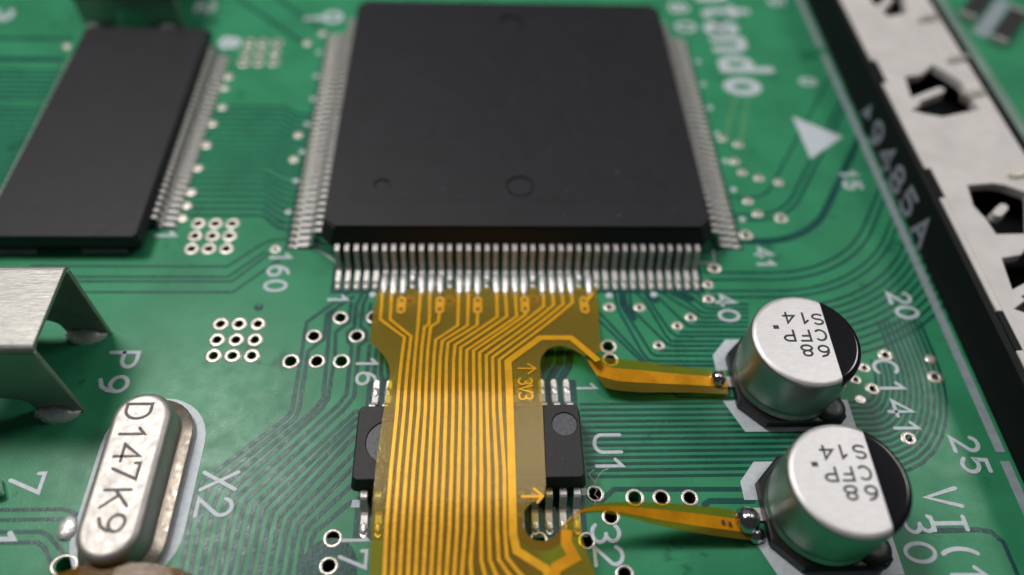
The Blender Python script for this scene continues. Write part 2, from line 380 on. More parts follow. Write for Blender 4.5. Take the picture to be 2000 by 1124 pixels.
# below pins 1 to 5, down to the chip under the ribbon
for L in ([(-11.863,-16.82),(-14.411,-19.356),(-14.433,-25.883),(-14.634,-26.448),(-18.922,-30.556),(-19.176,-31.545),(-18.987,-35.921),(-18.982,-36.882)],
          [(-11.508,-17.219),(-13.159,-18.686),(-13.095,-20.679),(-14.011,-21.637),(-14.024,-25.887),(-14.181,-26.558),(-18.371,-30.814),(-18.59,-31.858),(-18.469,-35.93),(-18.444,-36.891)],
          [(-12.354,-17.829),(-12.874,-18.772),(-12.632,-25.142),(-13.042,-25.931),(-17.829,-31.039),(-18.008,-32.169),(-17.923,-35.94),(-17.906,-36.901)],
          [(-11.597,-17.744),(-11.61,-19.366),(-12.384,-20.111),(-12.257,-21.884),(-12.294,-24.186),(-12.337,-25.217),(-12.632,-25.935),(-17.284,-31.294),(-17.442,-32.417),(-17.404,-35.949),(-17.394,-36.91)],
          [(-10.848,-16.733),(-11.259,-18.005),(-11.198,-19.743),(-11.596,-20.196),(-11.489,-20.93),(-11.222,-21.253),(-11.194,-24.861),(-11.652,-25.657),(-16.748,-31.517),(-16.908,-32.664),(-16.885,-35.958),(-16.855,-36.92)],
          [(-10.428,-16.689),(-10.752,-17.833),(-10.796,-19.662),(-10.347,-20.119),(-10.288,-20.814),(-10.753,-21.256),(-10.698,-25.012),(-11.13,-25.805),(-16.209,-31.77),(-16.349,-32.909),(-16.365,-35.967),(-16.343,-36.93)],
          [(-10.263,-17.834),(-10.357,-19.203),(-10.082,-19.623)],
          [(-10.052,-21.219),(-10.05,-23.219)], [(-9.593,-21.502),(-9.575,-23.831)], [(-9.204,-21.783),(-9.147,-23.455),(-8.796,-24.25)],
          [(-8.801,-22.298),(-8.656,-23.458),(-8.669,-24.214)],
          [(-10.156,-26.065),(-10.561,-26.132),(-15.679,-31.99),(-15.793,-33.153),(-15.844,-35.976),(-15.83,-36.939)], [(-10.112,-26.562),(-10.486,-26.593),(-15.151,-32.209),(-15.25,-33.337),(-15.296,-35.985),(-15.289,-36.949)],
          [(-10.127,-27.086),(-10.527,-27.152),(-14.621,-32.458),(-14.732,-33.55),(-14.775,-35.994),(-14.775,-36.958)], [(-10.133,-27.707),(-10.489,-27.874),(-14.094,-32.705),(-14.194,-33.732),(-14.253,-36.003),(-14.234,-36.968)],
          [(-10.115,-28.587),(-13.574,-32.921),(-13.694,-33.856),(-13.731,-36.012),(-13.692,-36.978)], [(-10.114,-29.578),(-13.053,-33.165),(-13.171,-33.95),(-13.209,-36.022),(-13.149,-36.988)],
          [(-10.153,-30.764),(-12.539,-33.379),(-12.67,-34.102),(-12.686,-36.031),(-12.661,-36.996)], [(-10.19,-31.915),(-12.023,-33.62),(-12.213,-34.138),(-12.162,-36.04),(-12.117,-37.006)]):
    trace(L, 0.27)
for L in ([(-9.794,-35.141),(-9.676,-36.083),(-9.611,-37.052)],): trace(L, 0.35)
# fan of traces from pins 29 to 40
fan_y = [566, 574.5]
for L in ([(5.508,-18.656),(8.151,-22.598)], [(5.441,-19.342),(7.849,-22.556)],
          [(6.716,-16.713),(6.739,-18.137),(8.012,-21.839),(8.371,-22.48),(8.804,-22.562),(14.97,-22.64)], [(7.08,-16.713),(7.036,-18.05),(7.946,-20.196),(8.619,-21.922),(8.935,-22.125),(15.064,-22.2)],
          [(7.775,-16.985),(7.721,-18.315),(8.18,-18.923),(9.796,-21.198),(10.084,-21.363),(15.239,-21.39)], [(8.223,-16.896),(8.782,-17.613),(9.797,-20.496),(10.071,-20.994),(15.319,-21.02)],
          [(8.756,-16.716),(9.131,-17.702),(10.158,-20.206),(10.555,-20.583),(15.409,-20.605)], [(9.352,-16.897),(9.88,-17.526),(11.004,-19.105),(11.496,-19.79),(15.577,-19.827)],
          [(9.985,-16.808),(10.75,-17.528),(11.964,-18.501),(12.583,-19.067),(15.738,-19.077)], [(10.364,-16.718),(11.68,-17.619),(12.468,-18.502),(12.94,-18.678),(15.823,-18.687)],
          [(11.037,-16.628),(12.177,-17.262),(12.884,-18.197),(13.185,-18.329),(15.898,-18.337)], [(11.661,-16.629),(12.589,-16.993),(13.065,-17.8),(13.512,-17.934),(15.984,-17.94)],
          [(10.89,-20.251),(15.481,-20.27)], [(12.086,-19.451),(15.655,-19.464)], [(9.265,-21.745),(15.156,-21.777)], [(9.099,-22.88),(14.901,-22.956)], [(9.666,-24.918),(9.818,-25.218),(13.715,-25.362)]):
    trace(L, 0.2)
trace([(7.298,-16.714),(7.272,-17.875),(7.768,-19.094)], 0.5)
trace([(10.907,-16.99),(12.073,-17.441)], 0.5); trace([(8.951,-16.897),(9.505,-17.614)], 0.5)
# the fan runs on under the first capacitor and curves up beside the edge connector
def sweep(x0, y, wd, cx=18.4, cy=-5.4, turn=58):
    r = cy - y; pts = [(x0, y), (cx, y)]
    n = max(4, int(r))
    for i in range(1, n + 1):
        t = math.radians(turn) * i / n
        pts.append((cx + r * math.sin(t), cy - r * math.cos(t)))
    x, yy = pts[-1]; L = (30.0 - x) / math.cos(math.radians(turn))
    pts.append((30.0, yy + L * math.sin(math.radians(turn))))
    trace(pts, wd)
for y, wd in ((-7.6, 0.2), (-9.4, 0.25), (-9.95, 0.25), (-12.1, 0.6), (-15.1, 0.22), (-15.75, 0.22), (-16.75, 0.2), (-17.3, 0.2)):
    sweep(16.9 if y > -15 else 13.6, y, wd)
for i in range(9): sweep(18.3, -18.2 - 0.55 * i, 0.2)
# bus running right, under the capacitors, curving up
for i, L in enumerate((801, 812, 823, 834, 846, 857, 868, 881, 893, 905, 920, 932, 944)):
    y = -25.72 - 0.405 * i
    pts = [(3.6, y), (20.5, y), (22.0, y)] + [(22.0 + (1.4 + 0.37 * i) * math.sin(t), -22.6 - (-22.6 - y) * math.cos(t)) for t in [PI / 2 * k / 8 for k in range(1, 9)]]
    if i > 3: pts.append((22.0 + 1.4 + 0.37 * i, -19.5))
    trace(pts, 0.21)
trace([(4.287,-32.085),(5.087,-31.376),(13.369,-31.486)], 0.3); trace([(10.313,-32.387),(10.656,-32.174),(13.21,-32.21)], 0.36)
trace([(22.399,-34.15),(26.037,-34.115),(26.778,-34.247),(27.255,-34.851),(27.298,-36.697),(27.234,-37.447)], 0.3)
for L in ([(-30.657,-32.137),(-26.243,-32.141),(-25.602,-32.388),(-24.801,-32.901)], [(-30.436,-32.729),(-26.262,-32.703),(-25.907,-32.855),(-24.906,-33.48)], [(-30.185,-33.398),(-27.144,-33.417),(-26.624,-33.654),(-25.425,-34.743)], [(-29.961,-33.999),(-27.11,-34.016),(-26.695,-34.276),(-26.038,-35.12)]): trace(L, 0.22)
trace([(-27.429,20.031),(-18.81,11.646)], 0.35); trace([(-22.909,19.456),(-17.281,13.568)], 0.35)
trace([(19.796,4.597),(17.971,-0.225)], 0.4, 'ltrace'); trace([(20.776,4.265),(19.068,-1.035)], 0.4, 'ltrace')
for L in ([(1.194,-22.751),(1.353,-22.279),(1.85,-21.884)],): pass
for L in ([(1.898,-21.644),(1.78,-22.519),(0.937,-23.907)], [(2.546,-21.648),(2.406,-22.759),(1.666,-23.913),(1.579,-24.291)], [(3.178,-21.892),(3.001,-22.919),(2.358,-23.994)]): trace(L, 0.55)
# solder pads (one mesh for each pad row, each pad its own object)
V, Fc = [], []
ribbon_geo(V, Fc, [(0, -0.62), (0, 0.55)], 0.36, 0.004, 0.03, None, True, None, 0.25)
def add_dome(V, Fc, cy, rx, ry, h, z0, n=10, k=4):
    b = len(V)
    for i in range(k):
        a = PI / 2 * i / k
        V.extend((rx * math.cos(a) * math.cos(2 * PI * j / n), cy + ry * math.cos(a) * math.sin(2 * PI * j / n), z0 + h * math.sin(a)) for j in range(n))
    V.append((0, cy, z0 + h))
    for i in range(k - 1):
        for j in range(n):
            q = (j + 1) % n; Fc.append((b + i * n + j, b + i * n + q, b + (i + 1) * n + q, b + (i + 1) * n + j))
    for j in range(n): Fc.append((b + (k - 1) * n + j, b + (k - 1) * n + (j + 1) % n, b + k * n))
add_dome(V, Fc, -0.5, 0.21, 0.26, 0.13, 0.0)
pad_me = from_data("solder_pad", V, Fc, M['tin'], True)
def pin_rows(n, pitch):
    return [(-(n - 1) / 2 + i) * pitch for i in range(n)]
SIDES = ((0, 0.0), (1, PI / 2), (2, PI), (3, -PI / 2))
for s, a in SIDES:
    for i, t in enumerate(pin_rows(40, 0.65)):
        ca, sa = math.cos(a), math.sin(a); lx, ly = t, -15.85
        put("solder_pad", pad_me, (lx * ca - ly * sa, lx * sa + ly * ca, 0), board, a)
for i in range(32): put("solder_pad", pad_me, (-25.75, -10.7 + 0.64 * i, 0), board, PI / 2)
V, Fc = [], []
ribbon_geo(V, Fc, [(0, -0.62), (0, 0.62)], 0.46, 0.005, 0.05, None, True, None, 0.25)
pad2 = from_data("solder_pad_wide", V, Fc, M['tin'])
for i in range(16):
    for y in (-24.75, -33.2): put("solder_pad", pad2, (-9.36 + 0.808 * i, y, 0), board)
# silkscreen
def silk(txt, centers, h, wd, st, z=0.012): letters("silkscreen_lettering", txt, centers, h, wd, st, M['silk'], board, z, 0.022)
silk("P9", [(-25.717,-22.273),(-25.835,-24.046)], 1.75, 1.15, 0.27)
silk("160", [(-16.958,-13.747),(-16.953,-14.962),(-16.963,-16.279)], 1.45, 0.85, 0.24)
silk("1", [(-25.531,-11.688)], 1.35, 0.8, 0.26)
silk("1", [(-12.531,-17.48)], 1.25, 0.8, 0.23)
silk("16", [(-10.099,-22.641),(-10.037,-23.752)], 1.25, 0.9, 0.22)
silk("1", [(4.103,-24.574)], 1.2, 0.8, 0.2)
silk("X2", [(-17.951,-30.569),(-17.928,-32.14)], 1.95, 1.05, 0.25)
silk("7", [(-28.948,-30.582)], 1.8, 1.2, 0.25)
silk("U1", [(4.994,-28.45),(4.996,-29.924)], 1.6, 1.15, 0.24)
silk("17", [(-9.801,-34.176),(-9.811,-35.253)], 1.45, 0.95, 0.22)
silk("32", [(4.33,-34.019),(4.376,-35.263)], 1.55, 1.05, 0.24)
silk("40", [(14.49,-17.58),(14.48,-18.9)], 1.35, 0.85, 0.24)
silk("41", [(18.194,-13.22),(18.166,-14.339)], 1.25, 0.8, 0.24)
silk("20", [(27.082,-17.426),(27.209,-18.677)], 1.5, 0.9, 0.27)
silk("25", [(27.425,-28.731),(27.518,-30.131)], 1.6, 0.95, 0.27)
silk("30", [(22.699,-33.732),(22.171,-35.384)], 1.7, 1.05, 0.26)
silk("C141", [(24.165,-23.135),(24.12,-24.73),(24.102,-26.193),(24.085,-27.606)], 1.55, 1.05, 0.25)
silk("VI(1", [(24.669,-32.148),(24.474,-33.728),(24.467,-35.247),(24.529,-36.677)], 1.95, 1.1, 0.28)
silk("15", [(27.098,-5.019),(27.045,-6.177)], 1.3, 0.8, 0.3)
silk("0", [(26.865,6.85)], 1.3, 0.8, 0.35)
silk("80", [(16.908,18.106),(17.048,14.96)], 1.7, 1.3, 0.4)
silk("1", [(-18.361,15.408)], 1.5, 0.8, 0.4); silk("0", [(-16.577,15.701)], 1.5, 1.4, 0.5)
silk("8", [(-25.365,11.501)], 1.5, 1.4, 0.5); silk("12", [(-29.074,19.454),(-28.671,17.057)], 1.5, 1.3, 0.5); silk("3", [(-46.828,15.255)], 1.6, 1.5, 0.5)
silk("5", [(26.963,19.44)], 1.3, 1.0, 0.4); silk("1", [(-29.071,-33.815)], 1.2, 0.9, 0.3)
silk("intendo", [(x + 0.85, y) for x, y in [(20.369,22.547),(20.488,20.34),(20.744,17.339),(20.42,14.627),(20.698,12.043),(20.774,9.108),(20.662,5.88)]], 4.3, 1.95, 0.78)
# ink fills: triangle, connector outline, crystal outline, capacitor outlines, pin dots
def inkplate(loop, z=0.012, holes=(), m='silk'): link("silkscreen_mark", plate("silkscreen_mark", loop, holes, z, z + 0.014, M[m]), None, board)
inkplate([(24.205,2.072),(27.918,-0.491),(24.418,-3.198)])
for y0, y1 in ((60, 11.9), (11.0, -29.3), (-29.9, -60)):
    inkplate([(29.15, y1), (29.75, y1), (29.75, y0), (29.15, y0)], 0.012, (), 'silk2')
inkplate([(-22.35 + 3.05 * math.cos(a), -28.15 + 3.05 * math.sin(a)) for a in [PI * i / 16 for i in range(17)]] + [(-22.35 + 3.05 * math.cos(a), -33.6 + 3.05 * math.sin(a)) for a in [PI + PI * i / 16 for i in range(17)]])
for cy in (-24.25, -33.1):
    inkplate([(12.72, cy + 0.95), (12.72, cy + 2.1), (13.8, cy + 3.35), (20.85, cy + 3.35), (20.85, cy + 0.95)])
    inkplate([(12.72, cy - 1.3), (13.72, cy - 3.5), (20.85, cy - 3.5), (20.85, cy - 1.3)])
dot = lathe("silkscreen_dot", [(0.26, 0), (0.24, 0.02), (0.1, 0.03)], 12, M['silk'])
for p in [(-17.203,10.229),(-17.014,6.86),(-16.93,3.748),(-16.986,0.549),(-16.957,-2.765),(-16.985,-6.044),(-17.095,-9.329),(17.294,9.569),(17.186,6.321),(17.238,3.116),(17.227,-0.234),(17.277,-3.506),(17.29,-6.754),(17.319,-9.911),(6.305,-17.162),(9.472,-17.078),(-10.187,-17.045)]: put("silkscreen_dot", dot, (p[0], p[1], 0.008), board)
inkplate([(-10.17,-31.823),(-9.671,-31.83),(-9.717,-32.287),(-10.213,-32.28)]); inkplate([(3.149,-31.319),(3.604,-31.325),(3.628,-31.734),(3.176,-31.728)])
inkplate([(-37.459,-13.017),(-34.21,-13.012),(-34.083,-13.39),(-37.32,-13.394)]); inkplate([(-31.086,-13.007),(-27.873,-13.001),(-27.797,-13.286),(-31,-13.291)])
ribbon("silkscreen_mark", [(-15.696,-12.105),(-13.682,-13.553),(-12.877,-14.262)], 0.14, 0.008, 0.01, M['silk'], board)
ribbon("silkscreen_mark", [(14.489,-12.93),(14.327,-14.197),(13.012,-14.15)], 0.14, 0.008, 0.01, M['silk'], board)

# ================================================================= PROCESSOR
def gull(name, prof, wd, th, m):
    """Gull-wing lead along -y: prof is a list of (distance out, height)."""
    P = [Vector(p) for p in prof]; V, Fc = [], []
    for i, p in enumerate(P):
        d0 = (P[i] - P[i - 1]).normalized() if i else (P[1] - P[0]).normalized()
        d1 = (P[i + 1] - P[i]).normalized() if i < len(P) - 1 else d0
        t = (d0 + d1).normalized(); n = Vector((-t.y, t.x)); n = n if n.y >= 0 else -n
        if abs(t.y) > 0.9: n = Vector((abs(n.x), n.y))
        c = 1 / max(0.5, n.dot(Vector((-d1.y, d1.x))) if n.dot(Vector((-d1.y, d1.x))) > 0 else 1)
        q = p - n * (th * c)
        for s in (-1, 1):
            V.append((s * wd / 2 * 0.86, -p.x, p.y)); V.append((s * wd / 2, -(p.x + (q.x - p.x) * .3), p.y + (q.y - p.y) * .3)); V.append((s * wd / 2, -q.x, q.y))
    for i in range(len(P) - 1):
        a = 6 * i; b = a + 6
        for k, l in ((0, 1), (1, 2), (2, 5), (5, 4), (4, 3), (3, 0)): Fc.append((a + k, a + l, b + l, b + k))
    Fc.append((0, 1, 2, 5, 4, 3)); e = 6 * (len(P) - 1); Fc.append((e + 3, e + 4, e + 5, e + 2, e + 1, e))
    return from_data(name, V, Fc, m)
qfp_lead = gull("qfp_lead", [(13.7, 1.80), (14.34, 1.80), (14.52, 1.74), (14.62, 1.58), (14.86, 0.62), (14.95, 0.36), (15.12, 0.23), (15.3, 0.2), (15.98, 0.17)], 0.36, 0.15, M['lead'])
cpu = thing("processor_chip", "large square black chip with rows of fine metal leads on all four sides", "chip")
lo = [lift(chamfer_rect(0, 0, h, h, 0.75), z) for h, z in ((13.4, 0.15), (13.95, 1.7), (13.95, 1.78), (13.565, 3.0))]
link("body", loft("chip_body", lo, M['black']), None, cpu)
marks = [(-9.79, -9.55, 0.58, 0.10), (0.16, -9.65, 1.03, 0.04), (0.06, 10.5, 1.05, 0.09)]
link("top_face", plate("chip_top", chamfer_rect(0, 0, 13.495, 13.495, 0.75), [circle(x, y, r, 32) for x, y, r, d in marks], 3.002, 3.2, M['black']), None, cpu)
for x, y, r, d in marks:
    put("mould_mark", lathe("mould_mark", [(r, 3.004), (r * 0.985, 3.2 - d - 0.09), (r * 0.91, 3.2 - d - 0.09), (r * 0.87, 3.2 - d), (0.01, 3.2 - d)], 28, M['black'], False, False), (x, y, 0), cpu)
ribbon("face_line", [(-11.9, -11.0), (11.9, -11.0), (11.9, 11.6), (-11.9, 11.6), (-11.9, -11.0)], 0.12, 3.2, 0.012, M['black'], cpu)
for s, a in SIDES:
    for t in pin_rows(40, 0.65): put("lead", qfp_lead, ((t + random.uniform(-.02, .02)) * math.cos(a), (t + random.uniform(-.02, .02)) * math.sin(a), 0), cpu, a + random.uniform(-.0008, .0008), (random.uniform(.92, 1.08), 1, 1))

# ================================================================= MEMORY CHIP (upper left)
mem = thing("memory_chip", "long flat black memory chip left of the big square chip", "chip")
lo = [lift(chamfer_rect(-31.95, -1.15, hx, 12.2 + (hx - 5.3), 0.25), z) for hx, z in ((5.1, 0.2), (5.45, 0.95), (5.45, 1.02), (5.3, 1.75), (5.24, 1.8))]
link("body", loft("chip_body_long", lo, M['black']), None, mem)
mem_lead = gull("memory_lead", [(5.2, 1.0), (5.72, 1.0), (5.84, 0.92), (5.92, 0.7), (6.0, 0.35), (6.12, 0.2), (6.25, 0.17), (6.75, 0.14)], 0.34, 0.13, M['lead'])
for i in range(32):
    put("lead", mem_lead, (-31.95, -10.7 + 0.64 * i, 0), mem, PI / 2)
    put("lead", mem_lead, (-31.95, -10.7 + 0.64 * i, 0), mem, -PI / 2)

# ================================================================= CHIP UNDER THE RIBBON
u1 = thing("memory_chip", "small black chip half hidden under the amber ribbon cable", "chip")
lo = [lift(chamfer_rect(-3.42, -29.2, hx, hx - 4.2, 0.18), z) for hx, z in ((6.45, 0.2), (6.72, 1.08), (6.72, 1.16), (6.5, 2.04))]
link("body", loft("chip_body_small", lo, M['black2']), None, u1)
um = [((2.206,-28.174)[0], (2.206,-28.174)[1], 0.76), (-8.05, -29.2, 1.35)]
link("top_face", bevel(plate("chip_top_small", chamfer_rect(-3.42, -29.2, 6.495, 2.295, 0.18), [circle(x, y, r, 30) for x, y, r in um], 2.042, 2.15, M['black2']), 0.02, 1), None, u1)
for x, y, r in um:
    put("mould_mark", lathe("mould_mark_small", [(r * 0.985, 2.045), (r * 0.97, 2.07), (r * 0.95, 2.075), (0.01, 2.075)], 28, M['dimple'], False, False), (x, y, 0), u1)
u1_lead = gull("small_lead", [(2.5, 1.16), (2.92, 1.16), (3.06, 1.08), (3.16, 0.9), (3.35, 0.4), (3.45, 0.24), (3.62, 0.19), (4.15, 0.16)], 0.42, 0.14, M['lead'])
fil = dome("solder_fillet", 0.24, 0.42, 0.2, M['solder'], 10, 4, 0.12, 3)
for i in range(16):
    x = -9.36 + 0.808 * i
    a = put("lead", u1_lead, (x, -29.2, 0), u1, 0); b = put("lead", u1_lead, (x, -29.2, 0), u1, PI)
    put("solder_fillet", fil, (x, -33.5, 0.03), u1, 0.1 * (i % 3)); put("solder_fillet", fil, (x, -24.85, 0.03), u1, 0.1 * (i % 4))

# ================================================================= RIBBON CABLE
def sstep(a, b, t):
    t = min(1, max(0, (t - a) / (b - a))); return t * t * (3 - 2 * t)
def hf(x, y): return 0.2 + 2.1 * sstep(17.4, 26.4, -y) - 0.35 * sstep(32.5, 38, -y)
flex = thing("ribbon_cable", "amber flexible ribbon cable with copper tracks soldered to the big chip", "ribbon cable")
outline = [(-9.801,-16.752),(5.431,-16.591),(5.401,-18.322),(4.889,-22.915),(3.802,-23.198),(3.153,-22.557),(2.588,-22.252),(2.096,-22.198),(1.5,-22.595),(1.089,-23.274),(0.937,-24.056),(0.932,-25.117),(0.929,-26.253),(0.937,-27.293),(0.883,-30.564),(0.866,-31.946),(0.777,-32.542),(0.419,-32.889),(-0.043,-33.113),(-0.365,-33.45),(-0.491,-33.868),(-0.452,-34.364),(-0.246,-34.8),(0.129,-35.074),(0.593,-35.134),(1.042,-34.981),(1.388,-34.717),(1.746,-34.287),(2.653,-33.718),(2.664,-35.086),(2.951,-36.017),(3.271,-37.061),(3.468,-37.834),(-8.658,-37.614),(-8.546,-36.705),(-8.666,-32.85),(-8.658,-30.451),(-8.46,-27.209),(-8.348,-25.814),(-8.273,-24.84),(-8.412,-23.984),(-8.742,-23.201),(-9.276,-22.422),(-9.88,-21.713),(-10.004,-18.856)]
def smooth_loop(P, it=1):
    return P
def draped(name, loop, z0, th, m, parent, step=0.35):
    bm = bmesh.new(); f = bm.faces.new([bm.verts.new((x, y, 0)) for x, y in loop])
    ys = [y for x, y in loop]; y = min(ys) + step
    while y < max(ys):
        bmesh.ops.bisect_plane(bm, geom=bm.verts[:] + bm.edges[:] + bm.faces[:], plane_co=(0, y, 0), plane_no=(0, 1, 0)); y += step
    bmesh.ops.triangulate(bm, faces=bm.faces[:])
    r = bmesh.ops.extrude_face_region(bm, geom=bm.faces[:])
    for v in r['geom']:
        if isinstance(v, bmesh.types.BMVert): v.co.z += th
    for v in bm.verts: v.co.z += z0 + hf(v.co.x, v.co.y)
    bmesh.ops.recalc_face_normals(bm, faces=bm.faces[:])
    me = bpy.data.meshes.new(name); bm.to_mesh(me); bm.free(); me.materials.append(m)
    return link(name, me, None, parent)
draped("film", outline, 0.0, 0.05, M['film'], flex)
def track(pts, wd, m='copper'): ribbon("copper_track", pts, wd, 0.052, 0.022, M[m], flex, hf, False, 0.4, 0.06)
def back(pts, wd): ribbon("back_track", pts, wd, -0.03, 0.02, M['brown'], flex, hf, False, 0.4, 0.05)
T = [
 [(-9.499,-17.018),(-9.426,-19.505),(-7.681,-21.316),(-7.678,-27.216),(-7.785,-31.047),(-7.817,-34.391),(-7.779,-36.718),(-7.761,-37.756)], [(-8.866,-17.019),(-8.778,-19.508),(-7.257,-21.215),(-7.256,-27.219),(-7.356,-31.052),(-7.407,-34.397),(-7.382,-36.725),(-7.37,-37.763)],
 [(-6.89,-17.022),(-6.878,-21.424),(-6.834,-27.223),(-6.927,-31.058),(-6.97,-34.403),(-6.985,-36.732),(-6.979,-37.77)], [(-6.219,-17.023),(-6.157,-20.03),(-6.448,-20.287),(-6.489,-22.341),(-6.412,-27.227),(-6.526,-31.063),(-6.56,-34.409),(-6.56,-36.739),(-6.561,-37.778)],
 [(-5.496,-18.627),(-5.556,-19.776),(-6.042,-20.289),(-6.093,-22.444),(-6.019,-27.231),(-6.096,-31.068),(-6.15,-34.415),(-6.162,-36.746),(-6.142,-37.786)], [(-4.234,-17.026),(-4.251,-20.142),(-5.644,-21.586),(-5.671,-23.081),(-5.627,-27.234),(-5.666,-31.073),(-5.712,-34.422),(-5.764,-36.752),(-5.75,-37.793)],
 [(-3.56,-17.027),(-3.604,-20.145),(-5.21,-21.691),(-5.275,-23.321),(-5.234,-27.238),(-5.265,-31.078),(-5.301,-34.428),(-5.366,-36.759),(-5.357,-37.8)], [(-2.922,-18.539),(-2.957,-20.097),(-4.839,-21.898),(-4.882,-23.557),(-4.81,-27.242),(-4.834,-31.084),(-4.89,-34.434),(-4.967,-36.766),(-4.964,-37.807)],
 [(-1.602,-17.03),(-1.608,-19.284),(-4.373,-22.104),(-4.434,-23.561),(-4.386,-27.245),(-4.403,-31.089),(-4.451,-34.441),(-4.568,-36.773),(-4.571,-37.814)], [(-0.996,-17.031),(-0.949,-19.236),(-4.007,-22.358),(-4.013,-23.793),(-3.962,-27.249),(-4.001,-31.094),(-4.039,-34.447),(-4.168,-36.78),(-4.178,-37.822)],
 [(-0.318,-17.032),(-0.29,-19.239),(-3.611,-22.609),(-3.628,-24.021),(-3.568,-27.253),(-3.569,-31.099),(-3.599,-34.453),(-3.769,-36.786),(-3.784,-37.829)], [(0.299,-18.548),(0.345,-19.041),(-3.187,-22.662),(-3.182,-24.025),(-3.144,-27.257),(-3.137,-31.104),(-3.187,-34.459),(-3.318,-36.176),(-3.262,-36.795),(-2.969,-37.844)],
 [(1.65,-17.035),(1.617,-18.264),(-2.796,-22.86),(-2.8,-24.027),(-2.749,-27.26),(-2.734,-31.109),(-2.747,-34.466),(-2.752,-36.055),(-2.568,-36.807),(-2.075,-37.86)], [(2.295,-17.036),(2.295,-18.171),(-2.376,-23.105),(-2.386,-24.031),(-2.385,-27.263),(-2.301,-31.115),(-2.333,-34.472),(-2.294,-36.063),(-2.006,-36.765),(-1.284,-37.874)],
 [(2.941,-17.037),(2.975,-18.078),(-1.991,-23.298),(-1.989,-27.267),(-1.868,-31.12),(-1.893,-34.479),(-1.834,-36.044),(-1.415,-36.672),(-0.691,-37.504),(-0.545,-37.888)], [(3.624,-17.038),(3.625,-17.94),(-1.577,-23.536),(-1.594,-27.271),(-1.435,-31.126),(-1.479,-34.485),(-1.399,-35.947),(-0.825,-36.682),(-0.101,-37.387),(0.089,-37.899)]]
T17 = [(4.655,-23.675),(4.166,-22.91),(3.175,-21.433),(1.158,-21.421),(-1.034,-23.679),(-1.016,-27.276),(-1.019,-30.698),(-1.044,-34.761),(-0.875,-35.615),(0.608,-36.551),(0.853,-37.02),(0.988,-37.916)]
for p in T: track(p, 0.205)
track(T17, 0.45)
def tail(p):   # the long straight run after the last bend
    k = 3 if len(p) > 6 else 1
    return p[-6:]
for a, b in zip(T + [T17], (T + [T17])[1:]):
    A, B = [q for q in a if q[1] < -23.2], [q for q in b if q[1] < -23.2]
    n = 24; ys = [-23.4 - i * 0.6 for i in range(n)]
    def xat(P, y):
        for p, q in zip(P, P[1:]):
            if q[1] <= y <= p[1]: return p[0] + (q[0] - p[0]) * (y - p[1]) / (q[1] - p[1])
        return None
    pts = []
    for y in ys:
        xa, xb = xat(a, y), xat(b, y)
        if xa is not None and xb is not None and xb - xa < 1.2: pts.append(((xa + xb) / 2, y))
    if len(pts) > 2: back(pts, 0.3)
for a, b in zip(T[5:15], T[6:16]):
    back([((a[i][0] + b[i][0]) / 2, (a[i][1] + b[i][1]) / 2) for i in (1, 2)] + [((a[2][0] + b[2][0]) / 2, -23.2)], 0.28)
back([(-8.067,-18.523),(2.408,-18.555)], 0.75); back([(-8.188,-18.284),(-8.055,-20.021)], 0.3); back([(2.732,-18.9),(3.68,-18.903)], 0.5)
back([(0.731,-21.262),(1.444,-20.744),(3.35,-20.754),(4.508,-22.814)], 0.42); back([(0.848,-24.954),(0.777,-24.055),(0.894,-23.272),(1.31,-22.495)], 0.4)
back([(-0.517,-26.937),(0.832,-26.949)], 0.35)
back([(-0.741,-33.809),(-0.703,-34.415),(-0.444,-34.958),(0.038,-35.285),(0.692,-35.375),(1.253,-35.144),(1.664,-34.721)], 0.5)
T18 = [(1.896,-34.562),(1.824,-34.831),(1.797,-35.259),(2.16,-36.004),(1.178,-36.509),(0.987,-37.022),(1.041,-37.917)]
ribbon("copper_track", T18, 0.6, 0.054, 0.022, M['copper2'], flex, hf, False, 0.3, 0.06)
# oval test pads with two holes
for c in [(-8.124,-18.19),(-5.511,-18.197),(-2.921,-18.204),(0.316,-18.166),(4.417,-18.224)]:
    V, Fc = [], []; ribbon_geo(V, Fc, [(c[0], c[1] + 0.48), (c[0], c[1] - 0.48)], 0.62, 0.053, 0.024, hf, True, None, 0.08)
    pd = link("via_pad", from_data("via_pad", V, Fc, M['copper']), None, flex)
    for s in (0.42, -0.36):
        hm = lathe("pad_hole", [(0.15, 0), (0.13, 0.006), (0.09, 0.004)], 14, M['brown'])
        put("pad_hole", hm, (c[0], c[1] + s, hf(0, c[1] + s - 0.1) + 0.079), pd)
track([(5.064,-17.041),(4.88,-17.486),(4.524,-17.849)], 0.25)
for c in [(-7.594,-17.731),(-4.893,-17.737),(0.943,-17.613)]: put("back_pad", lathe("back_pad", [(0.42, 0), (0.4, 0.01), (0.24, 0.01), (0.22, 0)], 18, M['copper2'], False, False), (c[0], c[1], hf(0, c[1]) - 0.02), flex)
# printing on the film
letters("printed_lettering", "3V3", [(-0.023,-25.348),(-0.017,-25.919),(-0.037,-26.421)], 0.82, 0.5, 0.13, M['copper'], flex, 0.052, 0.02, -90, hf)
def arrow(shaft, head, wd):
    V, Fc = [], []
    ribbon_geo(V, Fc, shaft, wd, 0.052, 0.02, hf); ribbon_geo(V, Fc, head, wd, 0.052, 0.0225, hf)
    link("printed_arrow", from_data("printed_arrow", V, Fc, M['copper']), None, flex)
arrow([(-0.418,-24.31),(0.633,-24.318)], [(0.208,-23.916),(0.665,-24.319),(0.196,-24.742)], 0.12)
arrow([(-0.48,-32.702),(0.597,-32.716)], [(0.192,-32.267),(0.655,-32.688),(0.355,-33.033)], 0.17)
